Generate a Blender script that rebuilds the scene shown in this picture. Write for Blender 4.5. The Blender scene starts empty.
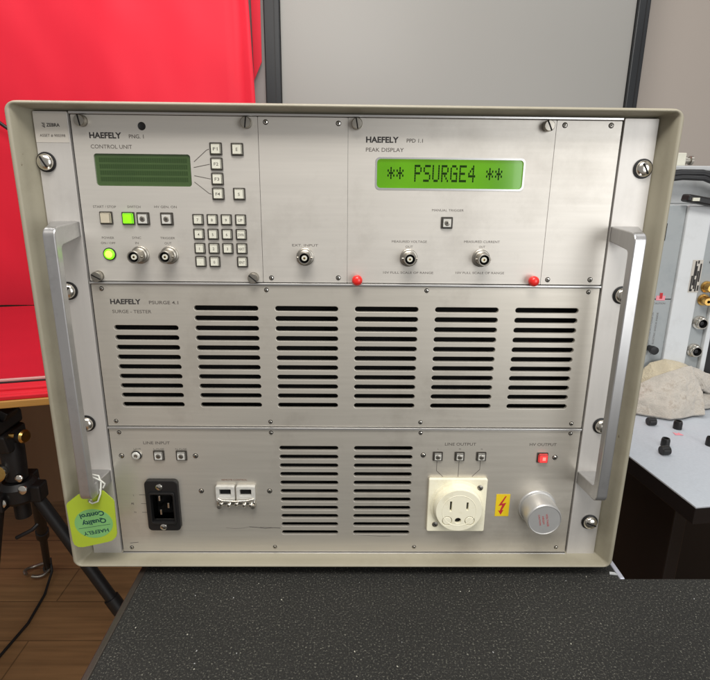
import bpy, bmesh, math, random
from mathutils import Vector, Matrix, noise
random.seed(7)
S = 0.001                      # everything below is measured in millimetres
scene = bpy.context.scene
COL = scene.collection

# ------------------------------------------------------------ camera, world, lamps, exposure
cam_d = bpy.data.cameras.new('camera')
cam = bpy.data.objects.new('camera', cam_d); COL.objects.link(cam)
PITCH, YAW, ROLL = 0.269343587, 0.0139089888, -0.0107623131
def cam_rot():
    cp, sp = math.cos(PITCH), math.sin(PITCH)
    M = Matrix(((1, 0, 0), (0, sp, cp), (0, -cp, sp)))
    return Matrix.Rotation(ROLL, 3, 'Z') @ M @ Matrix.Rotation(YAW, 3, 'Z')
cam.matrix_world = Matrix.Translation(Vector((241.954, -438.508, 342.642)) * S) @ cam_rot().transposed().to_4x4()
cam_d.sensor_width = 36; cam_d.sensor_fit = 'HORIZONTAL'
cam_d.lens = 36 * 533 / 710
cam_d.shift_y = -7 / 710
cam_d.clip_start = 0.01; cam_d.clip_end = 50
scene.camera = cam

w = bpy.data.worlds.new('World'); scene.world = w; w.use_nodes = True
w.node_tree.nodes['Background'].inputs[0].default_value = (1.0, 0.975, 0.95, 1)
w.node_tree.nodes['Background'].inputs[1].default_value = 0.27

def area(name, loc, target, sx, sy, power, color):
    d = bpy.data.lights.new(name, 'AREA'); d.shape = 'RECTANGLE'; d.size = sx; d.size_y = sy
    d.energy = power; d.color = color
    o = bpy.data.objects.new(name, d); COL.objects.link(o)
    o.location = loc
    o.rotation_euler = (Vector(target) - Vector(loc)).to_track_quat('-Z', 'Y').to_euler()
    return o
area('ceiling_lamp_front', (-0.05, -0.95, 1.5), (0.25, 0.0, 0.1), 1.0, 0.35, 8, (1.0, 0.94, 0.86))
area('ceiling_lamp_right', (0.28, -0.50, 1.15), (0.40, 0.0, 0.25), 0.55, 0.35, 9.0, (1.0, 0.985, 0.97))
area('fill_lamp_right', (1.45, -1.75, 0.45), (0.45, 0.0, 0.2), 1.1, 1.3, 17, (0.97, 0.985, 1.0))  # unseen fill light, added to brighten the right side of the panels
area('ceiling_lamp_back', (-0.25, 0.55, 1.75), (-0.3, 1.0, 0.2), 1.5, 0.4, 18, (1.0, 0.97, 0.95))
area('ceiling_lamp_side', (1.45, 0.15, 1.45), (0.95, 0.5, 0.0), 0.7, 0.5, 3.5, (0.97, 0.98, 1.0))

scene.render.engine = 'CYCLES'
scene.view_settings.view_transform = 'Standard'
scene.view_settings.look = 'None'
scene.view_settings.exposure = 0.0
scene.view_settings.gamma = 1.0

# ------------------------------------------------------------ materials
def srgb(r, g, b):
    f = lambda c: (c / 255 / 12.92) if c / 255 <= 0.04045 else ((c / 255 + 0.055) / 1.055) ** 2.4
    return (f(r), f(g), f(b), 1)
def mat(name, col, rough=0.5, metal=0.0, var=0.0, vscale=20, stretch=(1, 1, 1), bump=0.0, bscale=200,
        rvar=0.0, spec=0.5, emit=None, estr=0, coat=0, sheen=0, dirt=None, dscale=12, damt=0.0, bdist=0.0004):
    m = bpy.data.materials.new(name); m.use_nodes = True
    nt = m.node_tree; p = nt.nodes['Principled BSDF']; L = nt.links
    p.inputs['Base Color'].default_value = col
    p.inputs['Roughness'].default_value = rough
    p.inputs['Metallic'].default_value = metal
    p.inputs['Specular IOR Level'].default_value = spec
    p.inputs['Coat Weight'].default_value = coat
    p.inputs['Sheen Weight'].default_value = sheen
    if emit:
        p.inputs['Emission Color'].default_value = emit; p.inputs['Emission Strength'].default_value = estr
    tc = nt.nodes.new('ShaderNodeTexCoord')
    mp = nt.nodes.new('ShaderNodeMapping'); mp.inputs['Scale'].default_value = stretch
    L.new(tc.outputs['Object'], mp.inputs['Vector'])
    def nz(scale, detail=4):
        n = nt.nodes.new('ShaderNodeTexNoise'); n.inputs['Scale'].default_value = scale
        n.inputs['Detail'].default_value = detail; L.new(mp.outputs[0], n.inputs['Vector']); return n
    src = None
    if var:
        n = nz(vscale)
        r = nt.nodes.new('ShaderNodeMapRange')
        r.inputs[1].default_value = 0.25; r.inputs[2].default_value = 0.75
        r.inputs[3].default_value = 1 - var; r.inputs[4].default_value = 1 + var
        L.new(n.outputs['Fac'], r.inputs[0])
        mx = nt.nodes.new('ShaderNodeVectorMath'); mx.operation = 'SCALE'
        mx.inputs[0].default_value = col[:3]; L.new(r.outputs[0], mx.inputs['Scale'])
        src = mx.outputs[0]
    if dirt:
        n = nt.nodes.new('ShaderNodeTexNoise'); n.inputs['Scale'].default_value = dscale
        n.inputs['Detail'].default_value = 8; n.inputs['Roughness'].default_value = 0.7
        L.new(tc.outputs['Object'], n.inputs['Vector'])
        r = nt.nodes.new('ShaderNodeMapRange'); r.inputs[1].default_value = 0.52; r.inputs[2].default_value = 0.72
        r.inputs[3].default_value = 0; r.inputs[4].default_value = damt
        L.new(n.outputs['Fac'], r.inputs[0])
        mx = nt.nodes.new('ShaderNodeMix'); mx.data_type = 'RGBA'
        L.new(r.outputs[0], mx.inputs[0])
        if src: L.new(src, mx.inputs[6])
        else: mx.inputs[6].default_value = col
        mx.inputs[7].default_value = dirt
        src = mx.outputs[2]
    if src: L.new(src, p.inputs['Base Color'])
    if rvar:
        n = nz(vscale * 0.6)
        r = nt.nodes.new('ShaderNodeMapRange')
        r.inputs[3].default_value = rough - rvar; r.inputs[4].default_value = rough + rvar
        L.new(n.outputs['Fac'], r.inputs[0]); L.new(r.outputs[0], p.inputs['Roughness'])
    if bump:
        n = nz(bscale)
        b = nt.nodes.new('ShaderNodeBump'); b.inputs['Strength'].default_value = bump
        b.inputs['Distance'].default_value = bdist
        L.new(n.outputs['Fac'], b.inputs['Height']); L.new(b.outputs[0], p.inputs['Normal'])
    return m

M = {}
M['panel'] = mat('anodised_panel', srgb(210, 205, 196), 0.45, 0.5, var=0.035, vscale=60, stretch=(0.25, 1, 6), bump=0.12, bscale=420, rvar=0.05,
                 dirt=srgb(150, 143, 132), dscale=7, damt=0.4, bdist=0.0001)
M['panel_low'] = mat('anodised_panel_worn', srgb(205, 199, 187), 0.40, 0.6, var=0.04, vscale=60, stretch=(0.25, 1, 6), bump=0.15, bscale=420, rvar=0.10,
                 dirt=srgb(140, 130, 116), dscale=7, damt=0.45, bdist=0.0001)
M['ear'] = mat('satin_flange', srgb(203, 199, 193), 0.46, 0.4, var=0.03, vscale=50, stretch=(4, 1, 0.4), bump=0.1, bscale=300, dirt=srgb(150, 143, 135), dscale=11, damt=0.25, bdist=0.0001)
M['alu'] = mat('brushed_aluminium', srgb(186, 185, 184), 0.34, 0.8, var=0.05, vscale=40, stretch=(6, 6, 0.4), bump=0.15, bscale=300, rvar=0.06, bdist=0.0001,
               dirt=srgb(120, 118, 116), dscale=30, damt=0.35)
M['rail'] = mat('extruded_rail', srgb(205, 204, 202), 0.3, 0.8, var=0.05, vscale=50, stretch=(0.4, 3, 3))
M['chrome'] = mat('nickel', srgb(225, 220, 210), 0.22, 1.0, var=0.06, vscale=300, bump=0.1, bscale=800)
M['chrome_dull'] = mat('dull_nickel', srgb(165, 160, 150), 0.38, 0.95, var=0.08, vscale=300)
M['case'] = mat('stone_grey_paint', srgb(156, 150, 131), 0.48, 0.0, var=0.04, vscale=25, bump=0.25, bscale=900, dirt=srgb(120, 112, 92), dscale=14, damt=0.35, bdist=0.0001)
M['black'] = mat('black_plastic', srgb(24, 23, 23), 0.42, 0.0, bump=0.1, bscale=900, bdist=0.0001)
M['dark'] = mat('dark_void', srgb(9, 8, 8), 0.9)
M['ink'] = mat('black_print', srgb(46, 43, 42), 0.7)
M['ink_soft'] = mat('grey_print', srgb(92, 86, 80), 0.7)
M['ink_red'] = mat('red_print', srgb(190, 40, 45), 0.6)
M['ink_brown'] = mat('brown_print', srgb(110, 62, 40), 0.7)
M['key'] = mat('ivory_key', srgb(214, 212, 196), 0.45, 0.0, var=0.05, vscale=120, bump=0.1, bscale=500)
M['key_frame'] = mat('key_frame', srgb(62, 58, 52), 0.5)
M['start'] = mat('beige_button', srgb(196, 186, 164), 0.5, 0.0, var=0.04, vscale=90)
M['clear'] = mat('clear_button', srgb(206, 204, 196), 0.25, 0.1, var=0.1, vscale=300)
M['lit_green'] = mat('lit_green_lens', srgb(120, 220, 20), 0.35, emit=srgb(128, 236, 22), estr=0.85)
M['lit_green2'] = mat('lit_green_core', srgb(180, 250, 90), 0.35, emit=srgb(200, 255, 90), estr=1.0)
M['lit_red'] = mat('lit_red_lens', srgb(235, 60, 60), 0.35, emit=srgb(255, 58, 58), estr=0.8)
M['lit_red2'] = mat('lit_red_core', srgb(250, 120, 110), 0.35, emit=srgb(255, 130, 120), estr=1.0)
M['red_ball'] = mat('red_knob', srgb(225, 40, 34), 0.32, var=0.08, vscale=200, coat=0.3)
M['lcd_off'] = mat('dark_green_glass', srgb(62, 84, 44), 0.14, 0.0, var=0.15, vscale=30, spec=0.7, coat=0.5)
M['lcd_row'] = mat('dark_green_row', srgb(50, 70, 37), 0.25)
M['lcd_on'] = mat('backlit_green_glass', srgb(48, 104, 8), 0.12, emit=srgb(126, 192, 8), estr=0.42, spec=0.6, coat=0.3)
M['lcd_ink'] = mat('lcd_segment', srgb(6, 26, 6), 0.7, spec=0.1)
M['socket'] = mat('cream_plastic', srgb(246, 241, 216), 0.38, 0.0, var=0.03, vscale=60, coat=0.1, dirt=srgb(190, 176, 130), dscale=60, damt=0.3)
M['knob'] = mat('turned_aluminium', srgb(198, 197, 194), 0.42, 0.6, var=0.04, vscale=80)
M['yellow'] = mat('yellow_sticker', srgb(232, 200, 30), 0.45, var=0.05, vscale=80)
M['white_sticker'] = mat('silver_sticker', srgb(196, 190, 180), 0.4)
M['tag'] = mat('lime_card', srgb(168, 188, 52), 0.45, var=0.04, vscale=60, bump=0.1, bscale=300)
M['tag_oval'] = mat('teal_print', srgb(122, 178, 108), 0.5, var=0.06, vscale=70)
M['tag_ink'] = mat('dark_green_print', srgb(20, 66, 62), 0.6)
M['tag_edge'] = mat('pale_lime', srgb(226, 236, 120), 0.5)
M['string'] = mat('white_plastic_string', srgb(225, 225, 215), 0.4)
M['carpet'] = None
M['curtain'] = mat('red_fabric', srgb(238, 20, 52), 0.62, 0.0, var=0.05, vscale=6, stretch=(1, 1, 0.3), bump=0.3, bscale=900, sheen=0.15)
M['red_board'] = mat('red_laminate', srgb(186, 30, 48), 0.3, 0.0, var=0.05, vscale=8, spec=0.6, coat=0.3, bump=0.1, bscale=120)
M['red_cloth'] = mat('red_cloth', srgb(214, 22, 42), 0.7, 0.0, var=0.1, vscale=20, bump=0.6, bscale=50, bdist=0.002)
M['wood'] = mat('pale_wood', srgb(190, 140, 70), 0.5, var=0.15, vscale=40, stretch=(0.3, 1, 8))
M['brown'] = mat('dark_brown_board', srgb(134, 104, 76), 0.6, var=0.1, vscale=10, stretch=(1, 1, 0.3))
M['trim_dark'] = mat('dark_trim', srgb(40, 30, 30), 0.4)
M['trim_light'] = mat('pale_trim', srgb(210, 170, 165), 0.35)
M['tripod'] = mat('black_anodised', srgb(18, 17, 18), 0.5, 0.0, var=0.1, vscale=60)
M['gold'] = mat('brass', srgb(205, 165, 95), 0.28, 1.0, var=0.08, vscale=200)
M['wall'] = mat('beige_wall', srgb(180, 170, 160), 0.85, var=0.015, vscale=3, bump=0.2, bscale=300)
M['pane'] = mat('matt_white_panel', srgb(162, 160, 154), 0.4, var=0.02, vscale=2, spec=0.5)
M['pane_grey'] = mat('grey_strip', srgb(165, 160, 156), 0.6)
M['post'] = mat('dark_frame', srgb(40, 42, 44), 0.35, 0.2)
M['laminate'] = mat('white_speckled_laminate', srgb(190, 196, 203), 0.45, var=0.05, vscale=260, dirt=srgb(170, 176, 184), dscale=40, damt=0.25)
M['cabinet_black'] = mat('black_board', srgb(22, 20, 22), 0.38, var=0.2, vscale=6, spec=0.4)
M['mach_blue'] = mat('blue_grey_paint', srgb(160, 165, 166), 0.45, var=0.03, vscale=20, dirt=srgb(120, 130, 135), dscale=25, damt=0.3)
M['mach_white'] = mat('white_paint', srgb(214, 217, 218), 0.42, var=0.02, vscale=20, dirt=srgb(170, 170, 168), dscale=25, damt=0.25)
M['mach_grey'] = mat('light_grey_paint', srgb(186, 188, 188), 0.5, var=0.03, vscale=20, dirt=srgb(140, 140, 138), dscale=25, damt=0.3)
M['cable'] = mat('black_rubber', srgb(26, 26, 28), 0.45)
M['rag'] = mat('grubby_terry', srgb(190, 183, 172), 0.95, var=0.2, vscale=60, bump=1.0, bscale=520, sheen=0.4, dirt=srgb(140, 126, 110), dscale=60, damt=0.85, bdist=0.0016)
M['rag_tan'] = mat('tan_terry', srgb(196, 184, 158), 0.95, var=0.14, vscale=60, bump=1.0, bscale=520, sheen=0.4, bdist=0.002)
M['pink'] = mat('pink_paper', srgb(235, 150, 160), 0.7)
M['concrete_edge'] = mat('grey_metal_edge', srgb(66, 60, 54), 0.4, 0.3, var=0.1, vscale=30)
M['bright_edge'] = mat('pale_metal_edge', srgb(200, 202, 214), 0.35, 0.4)

def carpet():
    m = bpy.data.materials.new('speckled_carpet'); m.use_nodes = True
    nt = m.node_tree; p = nt.nodes['Principled BSDF']; L = nt.links
    p.inputs['Roughness'].default_value = 0.85
    tc = nt.nodes.new('ShaderNodeTexCoord')
    n = nt.nodes.new('ShaderNodeTexNoise'); n.inputs['Scale'].default_value = 620; n.inputs['Detail'].default_value = 6
    n.inputs['Roughness'].default_value = 0.8
    n2 = nt.nodes.new('ShaderNodeTexNoise'); n2.inputs['Scale'].default_value = 14; n2.inputs['Detail'].default_value = 4
    v = nt.nodes.new('ShaderNodeTexVoronoi'); v.inputs['Scale'].default_value = 420
    for a in (n, n2, v): L.new(tc.outputs['Object'], a.inputs['Vector'])
    r = nt.nodes.new('ShaderNodeValToRGB')
    e = r.color_ramp.elements
    e[0].position = 0.42; e[0].color = srgb(27, 27, 25)
    e[1].position = 0.70; e[1].color = srgb(190, 188, 172)
    x = e.new(0.57); x.color = srgb(47, 46, 42)
    L.new(n.outputs['Fac'], r.inputs[0])
    mx = nt.nodes.new('ShaderNodeMix'); mx.data_type = 'RGBA'; mx.blend_type = 'MULTIPLY'; mx.inputs[0].default_value = 0.6
    r2 = nt.nodes.new('ShaderNodeMapRange'); r2.inputs[1].default_value = .3; r2.inputs[2].default_value = .7; r2.inputs[3].default_value = .7; r2.inputs[4].default_value = 1.15
    L.new(n2.outputs['Fac'], r2.inputs[0]); L.new(r.outputs[0], mx.inputs[6]); L.new(r2.outputs[0], mx.inputs[7])
    L.new(mx.outputs[2], p.inputs['Base Color'])
    b = nt.nodes.new('ShaderNodeBump'); b.inputs['Strength'].default_value = .8; b.inputs['Distance'].default_value = 0.0008
    L.new(n.outputs['Fac'], b.inputs['Height']); L.new(b.outputs[0], p.inputs['Normal'])
    return m
def chips(m, col, scale, thr):
    nt = m.node_tree; L = nt.links; p = nt.nodes['Principled BSDF']
    old = p.inputs['Base Color'].links[0].from_socket
    tc = nt.nodes.new('ShaderNodeTexCoord')
    n = nt.nodes.new('ShaderNodeTexNoise'); n.inputs['Scale'].default_value = scale; n.inputs['Detail'].default_value = 6; n.inputs['Roughness'].default_value = .75
    L.new(tc.outputs['Object'], n.inputs['Vector'])
    r = nt.nodes.new('ShaderNodeMapRange'); r.inputs[1].default_value = thr; r.inputs[2].default_value = thr + .02
    L.new(n.outputs['Fac'], r.inputs[0])
    mx = nt.nodes.new('ShaderNodeMix'); mx.data_type = 'RGBA'
    L.new(r.outputs[0], mx.inputs[0]); L.new(old, mx.inputs[6]); mx.inputs[7].default_value = col
    L.new(mx.outputs[2], p.inputs['Base Color'])
chips(M['case'], srgb(96, 82, 64), 60, 0.675)
chips(M['panel'], srgb(120, 110, 98), 130, 0.78)
chips(M['panel_low'], srgb(96, 84, 72), 120, 0.77)
chips(M['alu'], srgb(90, 86, 84), 110, 0.74)
chips(M['ear'], srgb(110, 100, 92), 110, 0.76)
def uneven_glow(m, lo, hi, scale):
    nt = m.node_tree; p = nt.nodes['Principled BSDF']
    tc = nt.nodes.new('ShaderNodeTexCoord'); n = nt.nodes.new('ShaderNodeTexNoise'); n.inputs['Scale'].default_value = scale; n.inputs['Detail'].default_value = 1
    nt.links.new(tc.outputs['Object'], n.inputs['Vector'])
    r = nt.nodes.new('ShaderNodeMapRange'); r.inputs[1].default_value = .3; r.inputs[2].default_value = .7
    r.inputs[3].default_value = lo; r.inputs[4].default_value = hi
    nt.links.new(n.outputs['Fac'], r.inputs[0]); nt.links.new(r.outputs[0], p.inputs['Emission Strength'])
uneven_glow(M['lcd_on'], .34, .52, 28)
uneven_glow(M['lit_green'], .7, 1.0, 260)
uneven_glow(M['lit_red'], .6, 1.0, 260)
M['carpet'] = carpet()

def floor_mat():
    m = bpy.data.materials.new('wooden_floor'); m.use_nodes = True
    nt = m.node_tree; p = nt.nodes['Principled BSDF']; L = nt.links
    p.inputs['Roughness'].default_value = 0.45
    tc = nt.nodes.new('ShaderNodeTexCoord')
    br = nt.nodes.new('ShaderNodeTexBrick')
    br.inputs['Color1'].default_value = srgb(158, 122, 82); br.inputs['Color2'].default_value = srgb(148, 112, 76)
    br.inputs['Mortar'].default_value = srgb(112, 84, 56)
    br.inputs['Scale'].default_value = 1.0; br.inputs['Brick Width'].default_value = 1.1
    br.inputs['Row Height'].default_value = 0.13; br.inputs['Mortar Size'].default_value = 0.0018
    L.new(tc.outputs['Object'], br.inputs['Vector'])
    mp = nt.nodes.new('ShaderNodeMapping'); mp.inputs['Scale'].default_value = (1.2, 22, 1)
    n = nt.nodes.new('ShaderNodeTexNoise'); n.inputs['Scale'].default_value = 3; n.inputs['Detail'].default_value = 8
    L.new(tc.outputs['Object'], mp.inputs[0]); L.new(mp.outputs[0], n.inputs['Vector'])
    r2 = nt.nodes.new('ShaderNodeMapRange'); r2.inputs[1].default_value = .3; r2.inputs[2].default_value = .7; r2.inputs[3].default_value = .75; r2.inputs[4].default_value = 1.2
    L.new(n.outputs['Fac'], r2.inputs[0])
    mx = nt.nodes.new('ShaderNodeMix'); mx.data_type = 'RGBA'; mx.blend_type = 'MULTIPLY'; mx.inputs[0].default_value = 1
    L.new(br.outputs[0], mx.inputs[6]); L.new(r2.outputs[0], mx.inputs[7]); L.new(mx.outputs[2], p.inputs['Base Color'])
    return m
M['floor'] = floor_mat()

# ------------------------------------------------------------ mesh collecting helpers
def text_mesh(s, bold=0.0, spacing=1.0):
    cu = bpy.data.curves.new('t', 'FONT'); cu.body = s; cu.size = 1; cu.offset = bold; cu.space_character = spacing
    cu.resolution_u = 3
    o = bpy.data.objects.new('t', cu); COL.objects.link(o)
    dg = bpy.context.evaluated_depsgraph_get(); dg.update()
    me = bpy.data.meshes.new_from_object(o.evaluated_get(dg))
    bpy.data.objects.remove(o); bpy.data.curves.remove(cu)
    vs = [tuple(v.co[:2]) for v in me.vertices]; fs = [tuple(p.vertices) for p in me.polygons]
    bpy.data.meshes.remove(me)
    return vs, fs

class MB:
    def __init__(self): self.bm = bmesh.new(); self.mats = []; self.smooth = set()
    def mi(self, m):
        if m not in self.mats: self.mats.append(m)
        return self.mats.index(m)
    def faces(self, vs, fs, m, smooth=False):
        i = self.mi(m); bv = [self.bm.verts.new(v) for v in vs]; out = []
        for f in fs:
            try: fc = self.bm.faces.new([bv[k] for k in f])
            except ValueError: continue
            fc.material_index = i; fc.smooth = smooth; out.append(fc)
        return bv, out
    def box(self, x0, x1, y0, y1, z0, z1, m, bev=0.0, seg=2, rot=None, ctr=None):
        vs = [(x, y, z) for x in (x0, x1) for y in (y0, y1) for z in (z0, z1)]
        fs = [(0, 1, 3, 2), (4, 6, 7, 5), (0, 4, 5, 1), (2, 3, 7, 6), (0, 2, 6, 4), (1, 5, 7, 3)]
        bv, fc = self.faces(vs, fs, m)
        self._fin(bv, fc, bev, seg, rot, ctr, ((x0 + x1) / 2, (y0 + y1) / 2, (z0 + z1) / 2), m)
    def _fin(self, bv, fc, bev, seg, rot, ctr, c0, m):
        bmesh.ops.recalc_face_normals(self.bm, faces=fc)
        if bev:
            ed = list({e for f in fc for e in f.edges})
            r = bmesh.ops.bevel(self.bm, geom=ed, offset=bev, segments=seg, affect='EDGES', profile=0.5)
            bv = list({v for f in r['faces'] for v in f.verts} | {v for v in bv if v.is_valid})
            bv = list({v for v in bv for f in v.link_faces for v in f.verts})
            for f in {f for v in bv for f in v.link_faces}:
                f.smooth = True
                for e in f.edges:
                    if len(e.link_faces) == 2 and e.calc_face_angle(0) > 0.3: e.smooth = False
        if rot:
            bmesh.ops.rotate(self.bm, cent=Vector(ctr or c0), matrix=rot, verts=bv)
    def hexa(self, bottom, top, m, bev=0.0, seg=2):      # two quads, same winding
        vs = list(bottom) + list(top)
        fs = [(3, 2, 1, 0), (4, 5, 6, 7), (0, 1, 5, 4), (1, 2, 6, 5), (2, 3, 7, 6), (3, 0, 4, 7)]
        bv, fc = self.faces(vs, fs, m); self._fin(bv, fc, bev, seg, None, None, (0, 0, 0), m)
    def lathe(self, prof, org, axis, m, seg=32, mats=None):
        """prof: (radius, distance along axis); mats: material per segment"""
        a = Vector(axis).normalized()
        u = a.orthogonal().normalized(); v = a.cross(u); o = Vector(org)
        rings = []
        for r, t in prof:
            if r < 1e-6: rings.append([self.bm.verts.new(o + a * t)])
            else: rings.append([self.bm.verts.new(o + a * t + (u * math.cos(2 * math.pi * k / seg) + v * math.sin(2 * math.pi * k / seg)) * r) for k in range(seg)])
        fcs = []
        for i in range(len(rings) - 1):
            A, B = rings[i], rings[i + 1]; idx = self.mi(mats[i] if mats else m)
            for k in range(seg):
                q = [A[k % len(A)], A[(k + 1) % seg % len(A)], B[(k + 1) % seg % len(B)], B[k % len(B)]]
                q = list(dict.fromkeys(q))
                if len(q) < 3: continue
                f = self.bm.faces.new(q); f.material_index = idx; f.smooth = True; fcs.append(f)
        bmesh.ops.recalc_face_normals(self.bm, faces=fcs)
        for i in range(1, len(prof) - 1):                 # crease the sharp corners of the profile
            p0, p1, p2 = [Vector(p) for p in prof[i - 1:i + 2]]
            if (p1 - p0).length and (p2 - p1).length and (p1 - p0).angle(p2 - p1) > 0.6 and len(rings[i]) > 1:
                R = rings[i]
                for k in range(seg):
                    e = self.bm.edges.get((R[k], R[(k + 1) % seg]))
                    if e: e.smooth = False
    def tube(self, pts, r, m, seg=12, closed=False, caps=True):
        pts = [Vector(p) for p in pts]; n = len(pts); rs = r if isinstance(r, (list, tuple)) else [r] * n
        rings = []; up = None
        for i, p in enumerate(pts):
            t = (pts[min(i + 1, n - 1)] - pts[max(i - 1, 0)]).normalized()
            if up is None: up = t.orthogonal().normalized()
            up = (up - t * up.dot(t)).normalized(); s = t.cross(up)
            rings.append([self.bm.verts.new(p + (up * math.cos(2 * math.pi * k / seg) + s * math.sin(2 * math.pi * k / seg)) * rs[i]) for k in range(seg)])
        idx = self.mi(m); fcs = []
        for i in range(n - 1):
            for k in range(seg):
                f = self.bm.faces.new([rings[i][k], rings[i][(k + 1) % seg], rings[i + 1][(k + 1) % seg], rings[i + 1][k]])
                f.material_index = idx; f.smooth = True; fcs.append(f)
        if caps:
            for R in (rings[0], rings[-1]):
                f = self.bm.faces.new(R); f.material_index = idx; fcs.append(f)
                for e in f.edges: e.smooth = False
        bmesh.ops.recalc_face_normals(self.bm, faces=fcs)
    def text(self, s, x0, zb, h, width=None, m='ink_soft', y=-0.08, bold=0.0, align='l', rot=0.0, spacing=1.0, asc=None):
        """letters on a plane facing the viewer; h = cap height in mm, width = total width in mm"""
        vs, fs = text_mesh(s, bold, spacing)
        if not vs: return
        xs = [v[0] for v in vs]; mn, mxx = min(xs), max(xs)
        cap = 0.729 + 2 * bold * 0
        sz = h / cap; sx = (width / (mxx - mn)) if width else sz
        W_ = (mxx - mn) * sx
        ox = {'l': 0, 'c': -W_ / 2, 'r': -W_}[align]
        out = []
        for a, b in vs:
            px, pz = (a - mn) * sx + ox, b * sz
            if rot:
                pz0 = pz - h / 2
                px, pz = px * math.cos(rot) - pz0 * math.sin(rot), px * math.sin(rot) + pz0 * math.cos(rot)
            out.append((x0 + px, y, zb + pz))
        self.faces(out, fs, m)
    def line(self, pts, wd, m='ink_soft', y=-0.08):
        for (a, b) in zip(pts[:-1], pts[1:]):
            d = Vector((b[0] - a[0], b[1] - a[1])).normalized(); n = Vector((-d.y, d.x)) * wd / 2
            self.faces([(a[0] - n.x, y, a[1] - n.y), (b[0] - n.x, y, b[1] - n.y), (b[0] + n.x, y, b[1] + n.y), (a[0] + n.x, y, a[1] + n.y)], [(0, 1, 2, 3)], m)
    def plate(self, outline, holes, y0, y1, m, bev=0.0):
        """flat plate with real holes, outline and holes as (x, z) loops"""
        cu = bpy.data.curves.new('p', 'CURVE'); cu.dimensions = '2D'; cu.fill_mode = 'BOTH'
        cu.extrude = abs(y1 - y0) / 2 - bev; cu.bevel_depth = bev; cu.bevel_resolution = 1
        for lp in [outline] + holes:
            sp = cu.splines.new('POLY'); sp.points.add(len(lp) - 1); sp.use_cyclic_u = True
            for i, (a, b) in enumerate(lp): sp.points[i].co = (a, b, 0, 1)
        if bev: cu.offset = -bev
        o = bpy.data.objects.new('p', cu); COL.objects.link(o)
        dg = bpy.context.evaluated_depsgraph_get(); dg.update()
        me = bpy.data.meshes.new_from_object(o.evaluated_get(dg))
        bpy.data.objects.remove(o); bpy.data.curves.remove(cu)
        ym = (y0 + y1) / 2
        bv, fc = self.faces([(v.co.x, ym - v.co.z, v.co.y) for v in me.vertices], [tuple(p.vertices) for p in me.polygons], m)
        bmesh.ops.remove_doubles(self.bm, verts=bv, dist=0.0005)
        bpy.data.meshes.remove(me)
        ff = [f for f in self.bm.faces if f.material_index == self.mi(m)]
        bmesh.ops.recalc_face_normals(self.bm, faces=ff)

def rrect(x0, x1, z0, z1, r, n=5):
    out = []
    for cx, cz, a0 in ((x1 - r, z1 - r, 0), (x0 + r, z1 - r, 90), (x0 + r, z0 + r, 180), (x1 - r, z0 + r, 270)):
        for k in range(n + 1):
            a = math.radians(a0 + 90 * k / n); out.append((cx + r * math.cos(a), cz + r * math.sin(a)))
    return out

ORG = {}
def build(name, mb, parent=None, org=None, rotz=0, **props):
    """links the collected shapes as ONE mesh object"""
    if parent is not None: o0 = ORG[parent.name]
    else: o0 = Vector(org or (0, 0, 0))
    me = bpy.data.meshes.new(name)
    for v in mb.bm.verts: v.co = (v.co - o0) * S
    mb.bm.normal_update(); mb.bm.to_mesh(me); mb.bm.free()
    for k in mb.mats: me.materials.append(M[k])
    o = bpy.data.objects.new(name, me); COL.objects.link(o)
    if parent is not None: o.parent = parent
    else: o.location = o0 * S
    ORG[o.name] = o0
    for k, v in props.items(): o[k] = v
    return o
def thing(name, org, label, category, group=None):
    o = bpy.data.objects.new(name, None); COL.objects.link(o); o.empty_display_size = 0.02
    o.location = Vector(org) * S; ORG[o.name] = Vector(org)
    o['label'] = label; o['category'] = category
    if group: o['group'] = group
    return o

# ============================================================ THE SETTING
b = MB(); b.box(-3500, 3500, -1500, 2600, -800, -762, 'floor'); build('floor', b, org=(0, 0, -762), kind='structure')
b = MB(); b.box(-3500, 3500, 1345, 1445, -762, 2400, 'wall'); build('back_wall', b, org=(0, 1345, -762), kind='structure')

# light partition standing before the wall: pane between two dark uprights
pt = thing('partition', (530, 1300, -762), 'large pale grey partition panel between two dark uprights behind the instrument', 'partition')
b = MB(); b.box(39, 1076, 1302, 1318, -760, 2300, 'pane', 1); build('panel', b, pt)
for x0, x1 in ((-8, 38), (1077, 1112)):
    b = MB(); b.box(x0, x1, 1290, 1325, -760, 2300, 'post', 3)
    b.box(x0 + (x1 - x0) * .62, x0 + (x1 - x0) * .68, 1288.5, 1289.9, -760, 2300, 'black')
    build('upright', b, pt)
b = MB(); b.box(-60, -9, 1304, 1320, -760, 2300, 'pane_grey', 1); build('side_strip', b, pt)

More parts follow.
